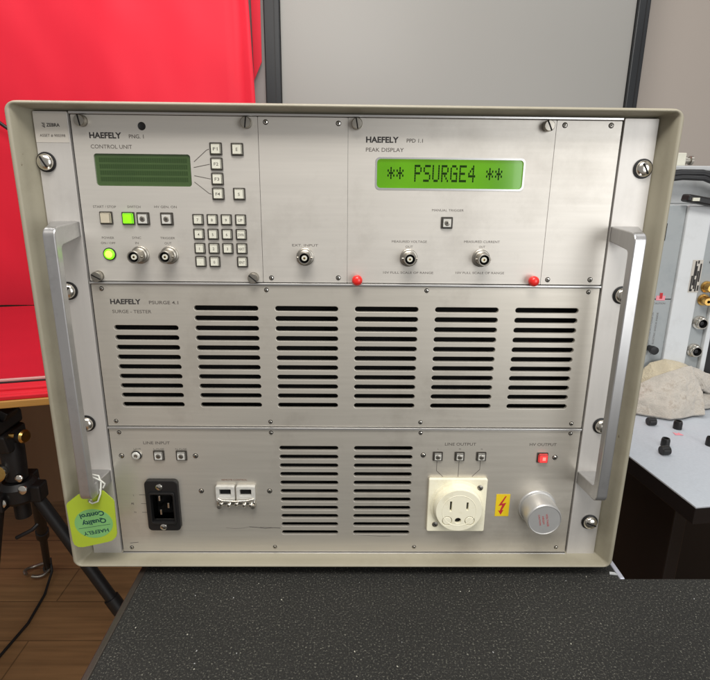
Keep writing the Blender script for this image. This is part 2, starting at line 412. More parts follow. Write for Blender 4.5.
# red curtain
def curtain():
    b = MB(); nx, nz = 150, 40; vs = []
    for j in range(nz + 1):
        z = -30 + (1500 + 30) * j / nz
        for i in range(nx + 1):
            u = i / nx; x = -1900 + (1900 - 34) * u
            a = 3 * math.sin(u * 21) + 1.2 * math.sin(u * 53 + 1.3) + 11 * noise.noise(Vector((u * 9, z / 500, 0))) + 4 * noise.noise(Vector((u * 22 + z / 300, z / 160, 3)))
            if u > 0.97: a += 9 * math.sin((u - 0.97) / 0.03 * 5)
            xx = x + (10 * math.sin(z / 240) if u > .96 else 0) * (u - .96) / .04
            vs.append((xx, 1215 + a, z))
    fs = [(j * (nx + 1) + i, j * (nx + 1) + i + 1, (j + 1) * (nx + 1) + i + 1, (j + 1) * (nx + 1) + i) for j in range(nz) for i in range(nx)]
    n0 = len(vs)
    vs += [(x, y + 3, z) for x, y, z in vs]
    fs += [tuple(n0 + k for k in reversed(f)) for f in list(fs)]
    for j in range(nz):                                   # close the hanging edge
        a = j * (nx + 1) + nx; fs.append((a, n0 + a, n0 + a + nx + 1, a + nx + 1))
    b.faces(vs, fs, 'curtain', True)
    o = build('curtain', b, org=(-970, 1215, -30)); o['label'] = 'bright red fabric curtain hanging at the left behind the red table'; o['category'] = 'curtain'
curtain()
b = MB(); b.hexa([(-40, 1280, 640), (-16, 1280, 690), (-16, 1284, 690), (-40, 1284, 640)], [(-44, 1280, 1500), (-8, 1280, 1500), (-8, 1284, 1500), (-44, 1284, 1500)], 'curtain')
o = build('fabric_flap', b, org=(-25, 1280, 600)); o['label'] = 'narrow dark red fabric flap hanging between the curtain edge and the dark upright'; o['category'] = 'fabric'
# dark lead pinned against the curtain
b = MB(); b.tube([(-900, 1150, 560), (-840, 1160, 545), (-780, 1165, 525), (-735, 1160, 504), (-700, 1160, 478), (-660, 1165, 440), (-640, 1170, 380), (-632, 1170, 200), (-640, 1120, 10), (-648, 1080, -1)], 5, 'trim_dark')
o = build('hanging_lead', b, org=(-700, 1160, 0)); o['label'] = 'dark thin lead hanging in front of the red curtain at far left'; o['category'] = 'cable'

# red table
ang = math.radians(14)
tb = thing('red_topped_table', (-650, 700, -762), 'table with pale wood edge and red cloth and red board on its top', 'table')
def rt(x, y, z):   # table frame -> world: front edge passes (-363,427) and (-291,455) in plan
    ox, oy = -327, 441; c, s = math.cos(ang), math.sin(ang)
    return (ox + x * c - y * s, oy + x * s + y * c, z)
def rbox(b, x0, x1, y0, y1, z0, z1, m, bev=0):
    b.hexa([rt(x0, y0, z0), rt(x1, y0, z0), rt(x1, y1, z0), rt(x0, y1, z0)], [rt(x0, y0, z1), rt(x1, y0, z1), rt(x1, y1, z1), rt(x0, y1, z1)], m, bev)
b = MB(); rbox(b, -900, 260, 0, 730, -40, -27, 'wood', 1.5); build('table_top', b, tb)
b = MB(); rbox(b, -895, 256, 4, 730, -26.9, -19, 'red_cloth', 2)
for k, (dz, dy) in enumerate(((-17, 12), (-12, 26))): rbox(b, -890, 254, dy, dy + 30, dz - 7, dz, 'red_cloth', 2.5)
build('cloth', b, tb)
b = MB(); rbox(b, -890, 250, 66, 728, -12, -6, 'red_board', 1.2); build('board', b, tb)
b = MB(); rbox(b, -890, 250, 58, 65.9, -16, -11, 'trim_dark', 1); build('board_edge', b, tb)
b = MB(); rbox(b, -890, 250, 60, 65.9, -10.9, -6.5, 'trim_light', 1); build('board_lip', b, tb)
for x in (-860, 200):
    for y in (40, 600):
        b = MB(); rbox(b, x, x + 45, y, y + 45, -762, -40.1, 'brown', 2); build('leg', b, tb)
b = MB(); rbox(b, -814, 199, 560, 578, -560, -40.1, 'brown', 1); build('back_board', b, tb)

# cart with carpeted top, on which the instrument stands (front right wing included)
ct = thing('cart', (276, -200, -762), 'low black cart with speckled dark carpet top under the instrument', 'cart')
b = MB()
b.plate([(52, 430), (500, 430), (500, -19), (1150, -19), (1150, -420), (52, -420)], [], 0, 4, 'carpet')
for v in b.bm.verts: v.co = Vector((v.co.x, v.co.z, v.co.y - 16 + 0))      # lay it flat: top at -12
b2 = b; bmesh.ops.recalc_face_normals(b.bm, faces=list(b.bm.faces)); build('carpet_top', b, ct)
b = MB()
for k in range(90):
    x, y = random.uniform(60, 620), random.uniform(-180, -14)
    if x > 500 and y > -24: continue
    q = random.uniform(.2, .6); a = random.uniform(0, 3.1)
    b.box(x - q, x + q, y - q * .5, y + q * .5, -11.95, -11.95 + q * .5, random.choice(['key', 'mach_grey', 'concrete_edge']), rot=Matrix.Rotation(a, 3, 'Z'))
b.hexa([(493, -13, -11.9), (500, -14, -11.9), (499, -10.5, -11.9), (494, -10, -11.9)], [(493, -13, -11.3), (500, -14, -11.0), (499, -10.5, -11.3), (494, -10, -11.0)], 'mach_grey')
build('crumbs', b, ct)['kind'] = 'stuff'
b = MB(); b.box(52, 499, -419, 429, -45, -16.2, 'black', 1); b.box(499.2, 1149, -419, -20, -45, -16.2, 'black', 1); build('deck', b, ct)
b = MB(); b.box(46, 51.9, -422, 432, -45, -11, 'concrete_edge', 1.2); build('side_rail', b, ct)
b = MB(); b.box(500.1, 505, -18.8, 432, -45, -11.5, 'bright_edge', 1); build('side_rail', b, ct)
for x, y in ((60, -410), (450, 390), (60, 390), (1100, -410), (1100, -70)):
    b = MB(); b.box(x, x + 40, y, y + 40, -762, -45.1, 'black', 2); build('leg', b, ct)

# ============================================================ THE INSTRUMENT
T = thing('bench_instrument', (241, 0, -12), 'large beige cased silver rack instrument with green display, vent slots and two handles', 'electrical instrument')

# ---- cabinet: a shell swept round a rounded rectangle, lip and slanted inner walls
def cabinet():
    b = MB()
    CX, CZ = (-12.3 + 492.9) / 2, (-1.8 + 401.1) / 2; HX, HZ = 252.6, 201.45
    # profile (inset from the outer silhouette on x, on z, y)
    prof = [((0.0, 0.0), 440), ((0.0, 0.0), -11), ((0.7, 0.6), -14.5), ((2.2, 1.4), -17), ((4.2, 2.4), -17.6), ((5.6, 3.2), -16.4),
            ((7.4, 3.6), -10), ((11.0, 4.4), 2.2), ((11.6, 4.9), 2.6), ((11.6, 4.9), 30)]
    n = 10; rings = []
    for (ix, iz), y in prof:
        hx, hz = HX - ix, HZ - iz; R0 = 9.5
        rx = max(0.8, R0 - ix); rz = max(0.8, R0 - ix)
        ring = []
        for sx, sz, a0 in ((1, 1, 0), (-1, 1, 90), (-1, -1, 180), (1, -1, 270)):
            for k in range(n + 1):
                a = math.radians(a0 + 90 * k / n)
                ring.append(b.bm.verts.new((CX + sx * (hx - rx) + rx * math.cos(a), y, CZ + sz * (hz - rz) + rz * math.sin(a))))
        rings.append(ring)
    idx = b.mi('case'); N = len(rings[0])
    for i in range(len(rings) - 1):
        for k in range(N):
            f = b.bm.faces.new([rings[i][k], rings[i][(k + 1) % N], rings[i + 1][(k + 1) % N], rings[i + 1][k]])
            f.material_index = idx; f.smooth = True
    f = b.bm.faces.new(rings[0]); f.material_index = idx
    for e in f.edges: e.smooth = False
    bmesh.ops.recalc_face_normals(b.bm, faces=list(b.bm.faces))
    build('cabinet', b, T)
    b = MB(); b.box(-0.4, 481.5, 26, 30, 0.2, 395.6, 'dark'); b.box(-0.6, 1.6, 3.2, 25, 0.2, 395.6, 'dark'); b.box(480.6, 481.7, 3.2, 25, 0.2, 395.6, 'dark'); build('backing_and_gap_shade', b, T)  # near-black backing behind the slots; side strips paint the shade in the flange gaps
    for x, y in ((75, 20), (425, 20), (75, 400), (425, 400)):
        b = MB(); b.lathe([(0, -11.9), (11, -11.9), (12, -11), (10, -2), (0, -2)], (x, y + 12, 0), (0, 0, 1), 'black'); build('foot', b, T)
cabinet()

def screw_head(b, x, z, r, y=0.0, m='chrome', slot=None, proud=2.0, cross=False, hexs=None):
    b.lathe([(r * 0.96, 0), (r, 0.15 * proud), (r * 0.97, 0.55 * proud), (r * 0.7, 0.92 * proud), (0, proud)], (x, y, z), (0, -1, 0), m, 20)
    if slot is not None:
        for a in ((slot, slot + math.pi / 2) if cross else (slot,)):
            b.box(x - r * 0.8, x + r * 0.8, y - proud - 0.06, y - proud * 0.6, z - r * .11, z + r * .11, 'dark', rot=Matrix.Rotation(a, 3, 'Y'))

# ---- rack flanges with their mounting screws and handles
for side, x0, x1, mir in ((0, 1.0, 27.2, False), (1, 454.6, 481.2, True)):
    b = MB(); b.plate(rrect(x0, x1, 0.6, 395, 0.8, 2), [], -1.0, 3.0, 'ear', 0.2)
    ear = build('rack_flange', b, T)
    xs = (6.8, 10.6, 11.0, 8.5) if not mir else (473.6, 471.6, 470.4, 472.4)
    zs = (358.0, 256.5, 137, 37.7)
    for x, z, a in zip(xs, zs, (1.05, 2.2, 1.3, 0.4)):
        s = MB(); s.lathe([(7.6, 0), (7.6, 0.9), (6.6, 1.2), (0, 1.2)], (x, -1.05, z), (0, -1, 0), 'black', 28)
        s.lathe([(6.2, 1.0), (6.3, 2.2), (5.9, 3.4), (4.4, 4.6), (2.0, 5.2), (0, 5.3)], (x, -1.0, z), (0, -1, 0), 'chrome', 28)
        s.box(x - 4.6, x + 4.6, -6.6, -4.6, z - .55, z + .55, 'dark', rot=Matrix.Rotation(a, 3, 'Y'))
        build('mounting_screw', s, ear)
    # handle: straight front bar, two legs that flare outwards at the flange
    sg = -1 if mir else 1; bx = (lambda v: (481.4 - v) if mir else v)
    h = MB()
    I, Of, Ob = bx(26.6), bx(17.4), bx(3.6)
    zt, zb = 311.5, 80.5
    # front bar
    def hx(b_, A, Bq): h.hexa(A, Bq, 'alu', 0.0)
    # side silhouette extruded in x as one continuous piece with tapering legs
    def sil(n=6):       # (y, z) outer and inner loops of the U
        out = [(-1.05, zt + 1.6)]
        for k in range(n + 1):
            a = math.radians(90 * k / n); out.append((-33.5 - 7 * math.sin(a), zt - 5 - 2 + 7 * math.cos(a) - 0.2))
        for k in range(n + 1):
            a = math.radians(90 * k / n); out.append((-33.5 - 7 * math.cos(a), zb + 7 + 2 - 7 * math.sin(a) + 0.2))
        out.append((-1.05, zb - 1.6))
        inn = [(-1.05, zt - 10.5)]
        for k in range(n + 1):
            a = math.radians(90 * k / n); inn.append((-29.0 - 3.5 * math.sin(a), zt - 14.5 - 3.5 + 3.5 * math.cos(a) + .5))
        for k in range(n + 1):
            a = math.radians(90 * k / n); inn.append((-29.0 - 3.5 * math.cos(a), zb + 14.5 + 3.5 - 3.5 * math.sin(a) - .5))
        inn.append((-1.05, zb + 10.5))
        return out, inn
    out, inn = sil()
    def outer_x(y):
        t = min(1, max(0, (-y - 1) / 33)); return Ob + (Of - Ob) * t
    L = [[], [], [], []]
    for (yo, zo), (yi, zi) in zip(out, inn):
        L[0].append(h.bm.verts.new((I, yo, zo))); L[1].append(h.bm.verts.new((outer_x(yo), yo, zo)))
        L[2].append(h.bm.verts.new((outer_x(yi), yi, zi))); L[3].append(h.bm.verts.new((I, yi, zi)))
    ai = h.mi('alu'); fcs = []
    for i in range(len(out) - 1):
        for q in range(4):
            f = h.bm.faces.new([L[q][i], L[(q + 1) % 4][i], L[(q + 1) % 4][i + 1], L[q][i + 1]]); f.material_index = ai; fcs.append(f)
    for i in (0, -1):
        f = h.bm.faces.new([L[q][i] for q in range(4)]); f.material_index = ai; fcs.append(f)
    bmesh.ops.recalc_face_normals(h.bm, faces=fcs)
    lon = [h.bm.edges.get((L[q][i], L[q][i + 1])) for q in range(4) for i in range(len(out) - 1)]
    r = bmesh.ops.bevel(h.bm, geom=[e for e in lon if e], offset=0.9, segments=2, affect='EDGES', profile=.5)
    for f in h.bm.faces: f.smooth = True
    for e in h.bm.edges:
        if len(e.link_faces) == 2 and e.calc_face_angle() > 0.3: e.smooth = False
    build('handle', h, T)

# asset sticker on the left flange
st = MB(); st.box(1.2, 26.4, -1.25, -1.02, 372.5, 393.6, 'white_sticker')
st.text('ZEBRA', 10.5, 384.0, 2.5, 10.2, 'ink', -1.32, bold=0.03)
for k in range(4): st.line([(7.0 + k * .5, 386.6 - k * .75), (9.6 - k * .1, 386.2 - k * .75)], 0.42, 'ink', -1.32)
st.line([(7.2, 384.6), (9.4, 383.2)], 0.5, 'ink', -1.32)
st.text('ASSET # 900398', 4.5, 376.6, 2.0, 19.5, 'ink_soft', -1.32, bold=0.012)
build('sticker', st, T, label='small silver asset sticker at the top of the left flange')

# ---- horizontal rails between the three rows
for z0, z1 in ((393.4, 395.4), (262.4, 264.2), (131.8, 133.6), (0.7, 2.6)):
    b = MB(); b.box(28.2, 453.6, -1.6, 12, z0, z1, 'rail', 0.4); build('rail', b, T)

def small_screw(panel, x, z, r=1.7, a=0.6):
    s = MB(); s.lathe([(r + .45, 0), (r + .4, .12), (r, .14), (0, .14)], (x, 0, z), (0, -1, 0), 'dark', 18)
    s.lathe([(r, .1), (r * .9, .7), (r * .5, .95), (0, 1.0)], (x, 0, z), (0, -1, 0), 'chrome', 18)
    s.box(x - r * .6, x + r * .6, -1.15, -.8, z - .25, z + .25, 'dark', rot=Matrix.Rotation(a, 3, 'Y'))
    s.box(x - r * .6, x + r * .6, -1.16, -.8, z - .25, z + .25, 'dark', rot=Matrix.Rotation(a + 1.57, 3, 'Y'))
    build('screw', s, panel)
def thumb_screw(panel, x, z, a=0.5):
    s = MB(); s.lathe([(4.4, 0), (4.4, .8), (3.4, .9), (3.5, 1.2), (4.1, 1.5), (4.2, 5.6), (3.7, 6.3), (0, 6.5)], (x, 0, z), (0, -1, 0), 'chrome_dull', 24)
    s.box(x - 4, x + 4, -6.7, -5.6, z - .45, z + .45, 'dark', rot=Matrix.Rotation(a, 3, 'Y'))
    build('thumb_screw', s, panel)
def bnc(panel, x, z, r=5.0, tip=14.0):
    s = MB()
    s.lathe([(7.2, 0), (7.2, 1.6), (6.6, 2.0), (5.9, 2.1), (5.9, 3.6), (5.2, 4.0), (r, 4.1), (r, tip - .4), (r - .4, tip), (r - 1.0, tip), (r - 1.1, tip - 1), (r - 1.3, tip - 7), (2.3, tip - 7)],
            (x, 0, z), (0, -1, 0), 'chrome_dull', 30, mats=['chrome_dull'] * 10 + ['dark', 'dark'])
    s.lathe([(2.3, tip - 7), (2.3, tip - 1.4), (1.9, tip - 1.1), (.95, tip - 1.1), (.95, tip - 2.5), (0, tip - 2.5)], (x, 0, z), (0, -1, 0), 'key', 20, mats=['key', 'key', 'key', 'dark', 'gold'])
    for sx in (-1, 1): s.lathe([(1.0, r - .5), (1.0, r + 1.2), (0, r + 1.3)], (x, -tip + 4.5, z), (sx, 0, 0), 'chrome_dull', 10)
    build('coaxial_socket', s, panel)
def key(panel, name, x, z, sz, legend, cap='key', lh=2.0, proud=2.6, tilt=0, m='ink_soft', lw=None, frame='key_frame'):
    s = MB(); h = sz / 2
    s.plate(rrect(x - h, x + h, z - h, z + h, .6, 2), [], -0.9, -0.02, frame)
    s.hexa([(x - h + .9, -.9, z - h + .9), (x + h - .9, -.9, z - h + .9), (x + h - .9, -.9, z + h - .9), (x - h + .9, -.9, z + h - .9)][::-1],
           [(x - h + 1.25, -proud, z - h + 1.25), (x + h - 1.25, -proud, z - h + 1.25), (x + h - 1.25, -proud, z + h - 1.25), (x - h + 1.25, -proud, z + h - 1.25)][::-1], cap, .28)
    if legend: s.text(legend, x, z - lh / 2, lh, lw, m, -proud - .06, align='c', bold=.01)
    build(name, s, panel)

# ---- control unit (top left)
b = MB()
b.plate(rrect(28.9, 171.4, 264.9, 393.0, .5, 2), [rrect(43.2, 118.0, 340.7, 364.9, 2.2, 4), [(82.5 + 3.1 * math.cos(t * math.pi / 10), 385.2 + 3.1 * math.sin(t * math.pi / 10)) for t in range(20)]], 0, 2.5, 'panel')
b.text('HAEFELY', 41.7, 376.2, 4.3, 24.6, 'ink', bold=.035)
b.text('PNG. 1', 72.0, 376.3, 2.9, 11.4, 'ink_soft', bold=.012)
b.text('CONTROL UNIT', 41.9, 368.6, 3.0, 31.8, 'ink_soft', bold=.008)
for p in (((120.8, 359.5), (131.0, 368.2), (133.0, 369.0)), ((120.2, 355.2), (133.0, 357.8)), ((120.3, 349.1), (133.0, 346.7)), ((120.1, 344.3), (131.2, 335.6), (133.0, 335.2))):
    b.line(p, .55, 'ink_soft')
b.text('START / STOP', 38.2, 323.6, 2.0, 18.2, 'ink_soft'); b.text('SWITCH', 65.4, 323.8, 2.0, 10.4, 'ink_soft'); b.text('HV GEN. ON', 86.8, 324.0, 2.0, 17.8, 'ink_soft')
b.text('POWER', 47.3, 299.2, 1.9, 9.8, 'ink_soft', align='c'); b.text('ON / OFF', 47.0, 295.0, 1.9, 11.6, 'ink_soft', align='c')
b.text('SYNC', 70.4, 299.4, 1.9, 7.2, 'ink_soft', align='c'); b.text('IN', 70.2, 295.2, 1.9, 2.6, 'ink_soft', align='c')
b.text('TRIGGER', 95.4, 299.4, 1.9, 11.8, 'ink_soft', align='c'); b.text('OUT', 95.4, 295.2, 1.9, 5.6, 'ink_soft', align='c')
cp = build('control_panel', b, T)
b = MB(); b.box(42.4, 118.8, 1.2, 2.2, 340, 365.6, 'lcd_off')
for k in range(40):
    for j in range(4):
        b.faces([(46.5 + k * 1.72, 1.12, 358.6 - j * 4.8), (47.9 + k * 1.72, 1.12, 358.6 - j * 4.8), (47.9 + k * 1.72, 1.12, 361.9 - j * 4.8), (46.5 + k * 1.72, 1.12, 361.9 - j * 4.8)], [(0, 1, 2, 3)], 'lcd_row')
build('display', b, cp, label='unlit dark green display')
b = MB(); b.lathe([(3.0, 0), (3.0, .4), (1.6, -.1), (0, -.2)], (82.5, .6, 385.2), (0, -1, 0), 'black', 20); build('indicator_lens', b, cp)
for i, (x, z) in enumerate(((138.5, 369.2), (138.5, 358.0), (138.5, 346.7), (138.5, 335.4))): key(cp, 'key', x, z, 9.6, 'F%d' % (i + 1), lh=2.4, lw=3.6)
key(cp, 'key', 155.0, 369.0, 9.6, 'E', lh=2.4); key(cp, 'key', 155.1, 335.4, 9.6, 'S', lh=2.4)
rows = [('7', '8', '9', 'UP'), ('4', '5', '6', 'DWN'), ('1', '2', '3', 'NXT'), ('.', '0', None, 'ENT')]
for j, rw in enumerate(rows):
    for i, s_ in enumerate(rw):
        if s_: key(cp, 'key', (121.2, 132.6, 143.8, 155.2)[i], (315.2, 303.7, 292.3, 281.5)[j], 8.9, s_, lh=2.2, lw=(4.6 if len(s_) == 3 else None))
key(cp, 'push_button', 48.0, 315.8, 10.2, None, 'start', proud=3.2)
key(cp, 'push_button', 65.6, 315.6, 10.2, None, 'lit_green', proud=3.0)
def clear_key(panel, x, z, sz=9.6, rnd=False, frame='key_frame'):
    s = MB(); h = sz / 2
    if rnd:
        s.lathe([(h, 0), (h, .8), (h - .7, 1.2), (h - 1.2, 2.6), (h - 2, 3.2), (1.8, 3.3), (1.5, 2.6), (0, 2.6)], (x, -.02, z), (0, -1, 0), 'clear', 24, mats=['chrome_dull', 'chrome_dull', 'dark', 'clear', 'clear', 'chrome_dull', 'chrome_dull'])
    else:
        s.plate(rrect(x - h, x + h, z - h, z + h, .6, 2), [], -0.9, -0.02, frame)
        s.box(x - h + 1.1, x + h - 1.1, -2.6, -.9, z - h + 1.1, z + h - 1.1, 'clear', .5)
        s.lathe([(2.2, 0), (2.2, .25), (1.6, .5), (0, .5)], (x, -2.55, z), (0, -1, 0), 'chrome_dull', 18)
        s.lathe([(1.0, 0), (1.0, .2), (0, .2)], (x, -3.0, z), (0, -1, 0), 'key_frame', 12)
    build('push_button', s, panel)
clear_key(cp, 77.4, 315.5, 10.2); clear_key(cp, 96.3, 315.5, 10.2)
s = MB(); s.lathe([(5.2, 0), (5.2, .8), (4.4, 1.1), (4.2, 1.8), (3.0, 2.5), (0, 2.9)], (47.4, 0, 287), (0, -1, 0), 'lit_green', 28, mats=['black', 'black', 'lit_green', 'lit_green', 'lit_green2']); build('power_lamp', s, cp, label='lit round green power lamp')
bnc(cp, 72.4, 286.6, 5.0, 16); bnc(cp, 96.2, 286.6, 5.0, 14)
for x, z, a in ((37.8, 388.4, 1.4), (163.1, 388.4, 1.7), (36.5, 269.0, .5), (163.8, 268.8, .7)): thumb_screw(cp, x, z, a)

# ---- blank panel with one socket
b = MB(); b.plate(rrect(171.75, 240.95, 264.9, 393.0, .5, 2), [], 0, 2.5, 'panel')
b.text('EXT. INPUT', 206.6, 294.6, 2.0, 21, 'ink_soft', align='c')
bp_ = build('blank_panel', b, T)
bnc(bp_, 206.6, 286.2, 5.0, 11)
for x, z, a in ((177.6, 389.2, .4), (233.6, 388.9, .9), (178.4, 268.5, .2), (233.7, 269.0, 1.1)): small_screw(bp_, x, z, 1.6, a)

# ---- peak display
b = MB(); b.plate(rrect(241.15, 402.2, 264.9, 393.0, .5, 2), [rrect(263.9, 379.6, 341.2, 363.4, 3.0, 4)], 0, 2.5, 'panel')
b.text('HAEFELY', 255.0, 375.4, 4.3, 25.4, 'ink', bold=.035); b.text('PPD 1.1', 286.6, 375.6, 2.9, 12.6, 'ink_soft', bold=.012)
b.text('PEAK DISPLAY', 255.0, 368.6, 3.0, 29.6, 'ink_soft', bold=.008)
b.text('MANUAL TRIGGER', 321.7, 323.6, 1.9, 25.6, 'ink_soft', align='c')
b.text('MEASURED VOLTAGE', 291.6, 298.4, 1.9, 28.6, 'ink_soft', align='c'); b.text('OUT', 291.6, 294.2, 1.9, 6, 'ink_soft', align='c')
b.text('10V FULL SCALE OF RANGE', 291.6, 272.9, 1.9, 41.5, 'ink_soft', align='c')
b.text('MEASURED CURRENT', 351.0, 298.8, 1.9, 29.2, 'ink_soft', align='c'); b.text('OUT', 351.4, 294.6, 1.9, 5, 'ink_soft', align='c')
b.text('10V FULL SCALE OF RANGE', 351.2, 273.2, 1.9, 40.3, 'ink_soft', align='c')
pd = build('peak_display_panel', b, T)
GL = {'*': ['00000', '00100', '10101', '01110', '10101', '00100', '00000'], 'P': ['11110', '10001', '10001', '11110', '10000', '10000', '10000'],
      'S': ['01111', '10000', '10000', '01110', '00001', '00001', '11110'], 'U': ['10001'] * 6 + ['01110'], 'R': ['11110', '10001', '10001', '11110', '10100', '10010', '10001'],
      'G': ['01110', '10001', '10000', '10111', '10001', '10001', '01111'], 'E': ['11111', '10000', '10000', '11110', '10000', '10000', '11111'],
      '4': ['00010', '00110', '01010', '10010', '11111', '00010', '00010']}
b = MB(); b.box(263.0, 380.4, 1.2, 2.2, 340.4, 364.2, 'lcd_on')
for ci, ch in enumerate('** PSURGE4 **'):
    if ch == ' ': continue
    for r_ in range(7):
        for c_ in range(5):
            if GL[ch][r_][c_] == '1':
                x = 272.4 + ci * 7.12 + c_ * 1.13; z = 359.2 - r_ * 1.86
                b.faces([(x, 1.1, z - 1.72), (x + 1.03, 1.1, z - 1.72), (x + 1.03, 1.1, z), (x, 1.1, z)], [(0, 1, 2, 3)], 'lcd_ink')
build('display', b, pd, label='backlit green display reading PSURGE4 between asterisks')
b = MB(); b.plate(rrect(262.6, 380.9, 339.9, 364.7, 3.6, 5), [rrect(264.0, 379.5, 341.3, 363.3, 2.9, 5)], -.35, -.02, 'rail'); build('display_bezel', b, pd)
clear_key(pd, 321.3, 314.6, 9.4)
bnc(pd, 291.4, 286.2, 5.0, 12); bnc(pd, 350.9, 286.4, 5.0, 13)
for x, z, a in ((247.8, 388.6, 1.4), (395.0, 388.6, 1.1)): thumb_screw(pd, x, z, a)
for x, z in ((249.3, 267.9), (394.9, 268.4)):
    s = MB(); s.lathe([(2.6, 0), (2.6, 2.0), (3.6, 2.6), (4.3, 4.0), (4.4, 6.0), (3.8, 7.8), (2.4, 8.9), (0, 9.3)], (x, 0, z), (0, -1, 0), 'red_ball', 26); build('red_knob', s, pd)

# ---- right blank panel
b = MB(); b.plate(rrect(402.55, 453.2, 264.9, 393.0, .5, 2), [], 0, 2.5, 'panel'); bp2 = build('blank_panel', b, T)
for x, z, a in ((408.8, 389.6, .4), (444.8, 389.8, .9), (408.2, 268.9, .2), (443.7, 269.2, 1.1)): small_screw(bp2, x, z, 1.7, a)

# ---- surge tester panel with real vent slots
def slots(x0, x1, ztop, n, pitch=8.76, h=4.5): return [rrect(x0, x1, ztop - k * pitch - h / 2, ztop - k * pitch + h / 2, h / 2 - .01, 4) for k in range(n)]
hol = slots(44.0, 98.2, 224.8, 9)
for x0, x1 in ((112.6, 166.4), (180.6, 233.6), (247.8, 301.4), (315.6, 369.3), (383.7, 437.4)): hol += slots(x0, x1, 242.3, 11)
b = MB(); b.plate(rrect(28.9, 453.2, 134.2, 261.9, .5, 2), hol, 0, 3.2, 'panel_low', .36)
b.text('HAEFELY', 43.2, 245.4, 4.3, 25.4, 'ink', bold=.035); b.text('PSURGE 4.1', 75.4, 245.5, 2.9, 24.4, 'ink_soft', bold=.012)
b.text('SURGE - TESTER', 44.1, 237.6, 2.9, 32.6, 'ink_soft', bold=.008)
sp_ = build('vented_panel', b, T)
for i, (x, z) in enumerate(((37.2, 258.3), (173.8, 258.3), (307.6, 258.8), (443.8, 258.7), (36.4, 138.8), (173.4, 138.8), (307.5, 139.0), (443.6, 138.4))): small_screw(sp_, x, z, 1.5, i * .7)

# ---- power panel (bottom)
hol = [rrect(60, 84.4, 37, 71, 1, 2)] + slots(180.6, 234.0, 112.7, 11, 8.82) + slots(248.3, 301.8, 112.8, 11, 8.82)
b = MB(); b.plate(rrect(28.9, 453.2, 3.2, 131.3, .5, 2), hol, 0, 3.2, 'panel_low', .36)
b.text('LINE INPUT', 70.3, 116.2, 2.9, 23.8, 'ink_soft', align='c', bold=.008)
b.text('LINE', 52.4, 110.8, 1.5, 6.4, 'ink_soft', align='c'); b.text('L-FUSE', 71.8, 110.8, 1.5, 9.4, 'ink_soft', align='c'); b.text('N-FUSE', 91.8, 110.8, 1.5, 10.4, 'ink_soft', align='c')
b.line([(49.5, 64.5), (55.0, 64.5), (57.4, 61.0)], .45, 'ink_soft'); b.line([(50.5, 55.2), (58, 55.2)], .45, 'ink_soft'); b.line([(50.5, 46.0), (56, 46.0), (58.4, 49.4)], .45, 'ink_soft')
b.text('L', 44.0, 63.2, 1.9, None, 'ink_soft'); b.text('PE', 41.4, 54.2, 1.9, None, 'ink_soft', bold=.03); b.text('N', 43.4, 45.2, 1.9, None, 'ink_soft')
b.text('REMOTE CONTROL', 138.4, 79.6, 1.7, 23.4, 'ink_brown', align='c')
b.text('LINE OUTPUT', 345.0, 116.2, 2.9, 28.4, 'ink_soft', align='c', bold=.008)
for s_, x in (('L', 324.9), ('PE', 344.8), ('N', 364.6)): b.text(s_, x, 112.0, 1.4, None, 'ink_soft', align='c')
b.line([(324.4, 100.6), (324.4, 90.6), (330.6, 84.4)], .5); b.line([(344.7, 100.6), (344.7, 84.4)], .5); b.line([(364.3, 100.6), (364.3, 92.0), (357.6, 84.6)], .5)
b.text('HV OUTPUT', 420.3, 116.2, 2.9, 24.6, 'ink_soft', align='c', bold=.008)
pts = [(128, 29.4), (136, 28.6), (144, 29.2), (150, 30.6), (157, 30.0), (165, 29.0), (173, 29.6), (179.5, 29.2)]
b.line(pts[:4], .2, 'ink_soft'); b.line(pts[3:], .45, 'ink'); b.line([(160, 30.4), (166, 29.9), (171, 30.1)], .25, 'ink_soft')
b.line([(249, 22.0), (262, 21.4), (274, 20.6), (284, 20.8)], .3, 'ink_soft')
b.line([(36, 12.4), (44, 13.4)], .5, 'ink_soft')
lp = build('power_panel', b, T)
for i, (x, z) in enumerate(((37.8, 127.8), (173.6, 128.2), (308.2, 128.6), (444.1, 128.6), (37.2, 7.6), (173.6, 8.4), (307.0, 8.6), (444.2, 8.4), (37.6, 104.6), (104.4, 104.8), (107.3, 68.8), (170.4, 68.9), (311.5, 106.4), (432.5, 104.6))):
    small_screw(lp, x, z, 1.5 if i < 8 else 2.0, i * .8)
clear_key(lp, 51.6, 105.8, 10, True)
clear_key(lp, 71.6, 105.4, 9.8); clear_key(lp, 92.0, 105.4, 9.8)
for x in (324.8, 344.7, 364.5): clear_key(lp, x, 105.6, 9.0)
s = MB(); x, z = 420.8, 104.6
s.plate(rrect(x - 5, x + 5, z - 5, z + 5, .6, 2), [], -0.9, -0.02, 'key_frame'); s.box(x - 3.9, x + 4.2, -3.4, -.9, z - 4.0, z + 4.2, 'lit_red', .5); s.box(x - .8, x + 2.2, -3.6, -3.41, z - 1.6, z + 1.8, 'lit_red2', .05)
build('push_button', s, lp, label='lit red push button')

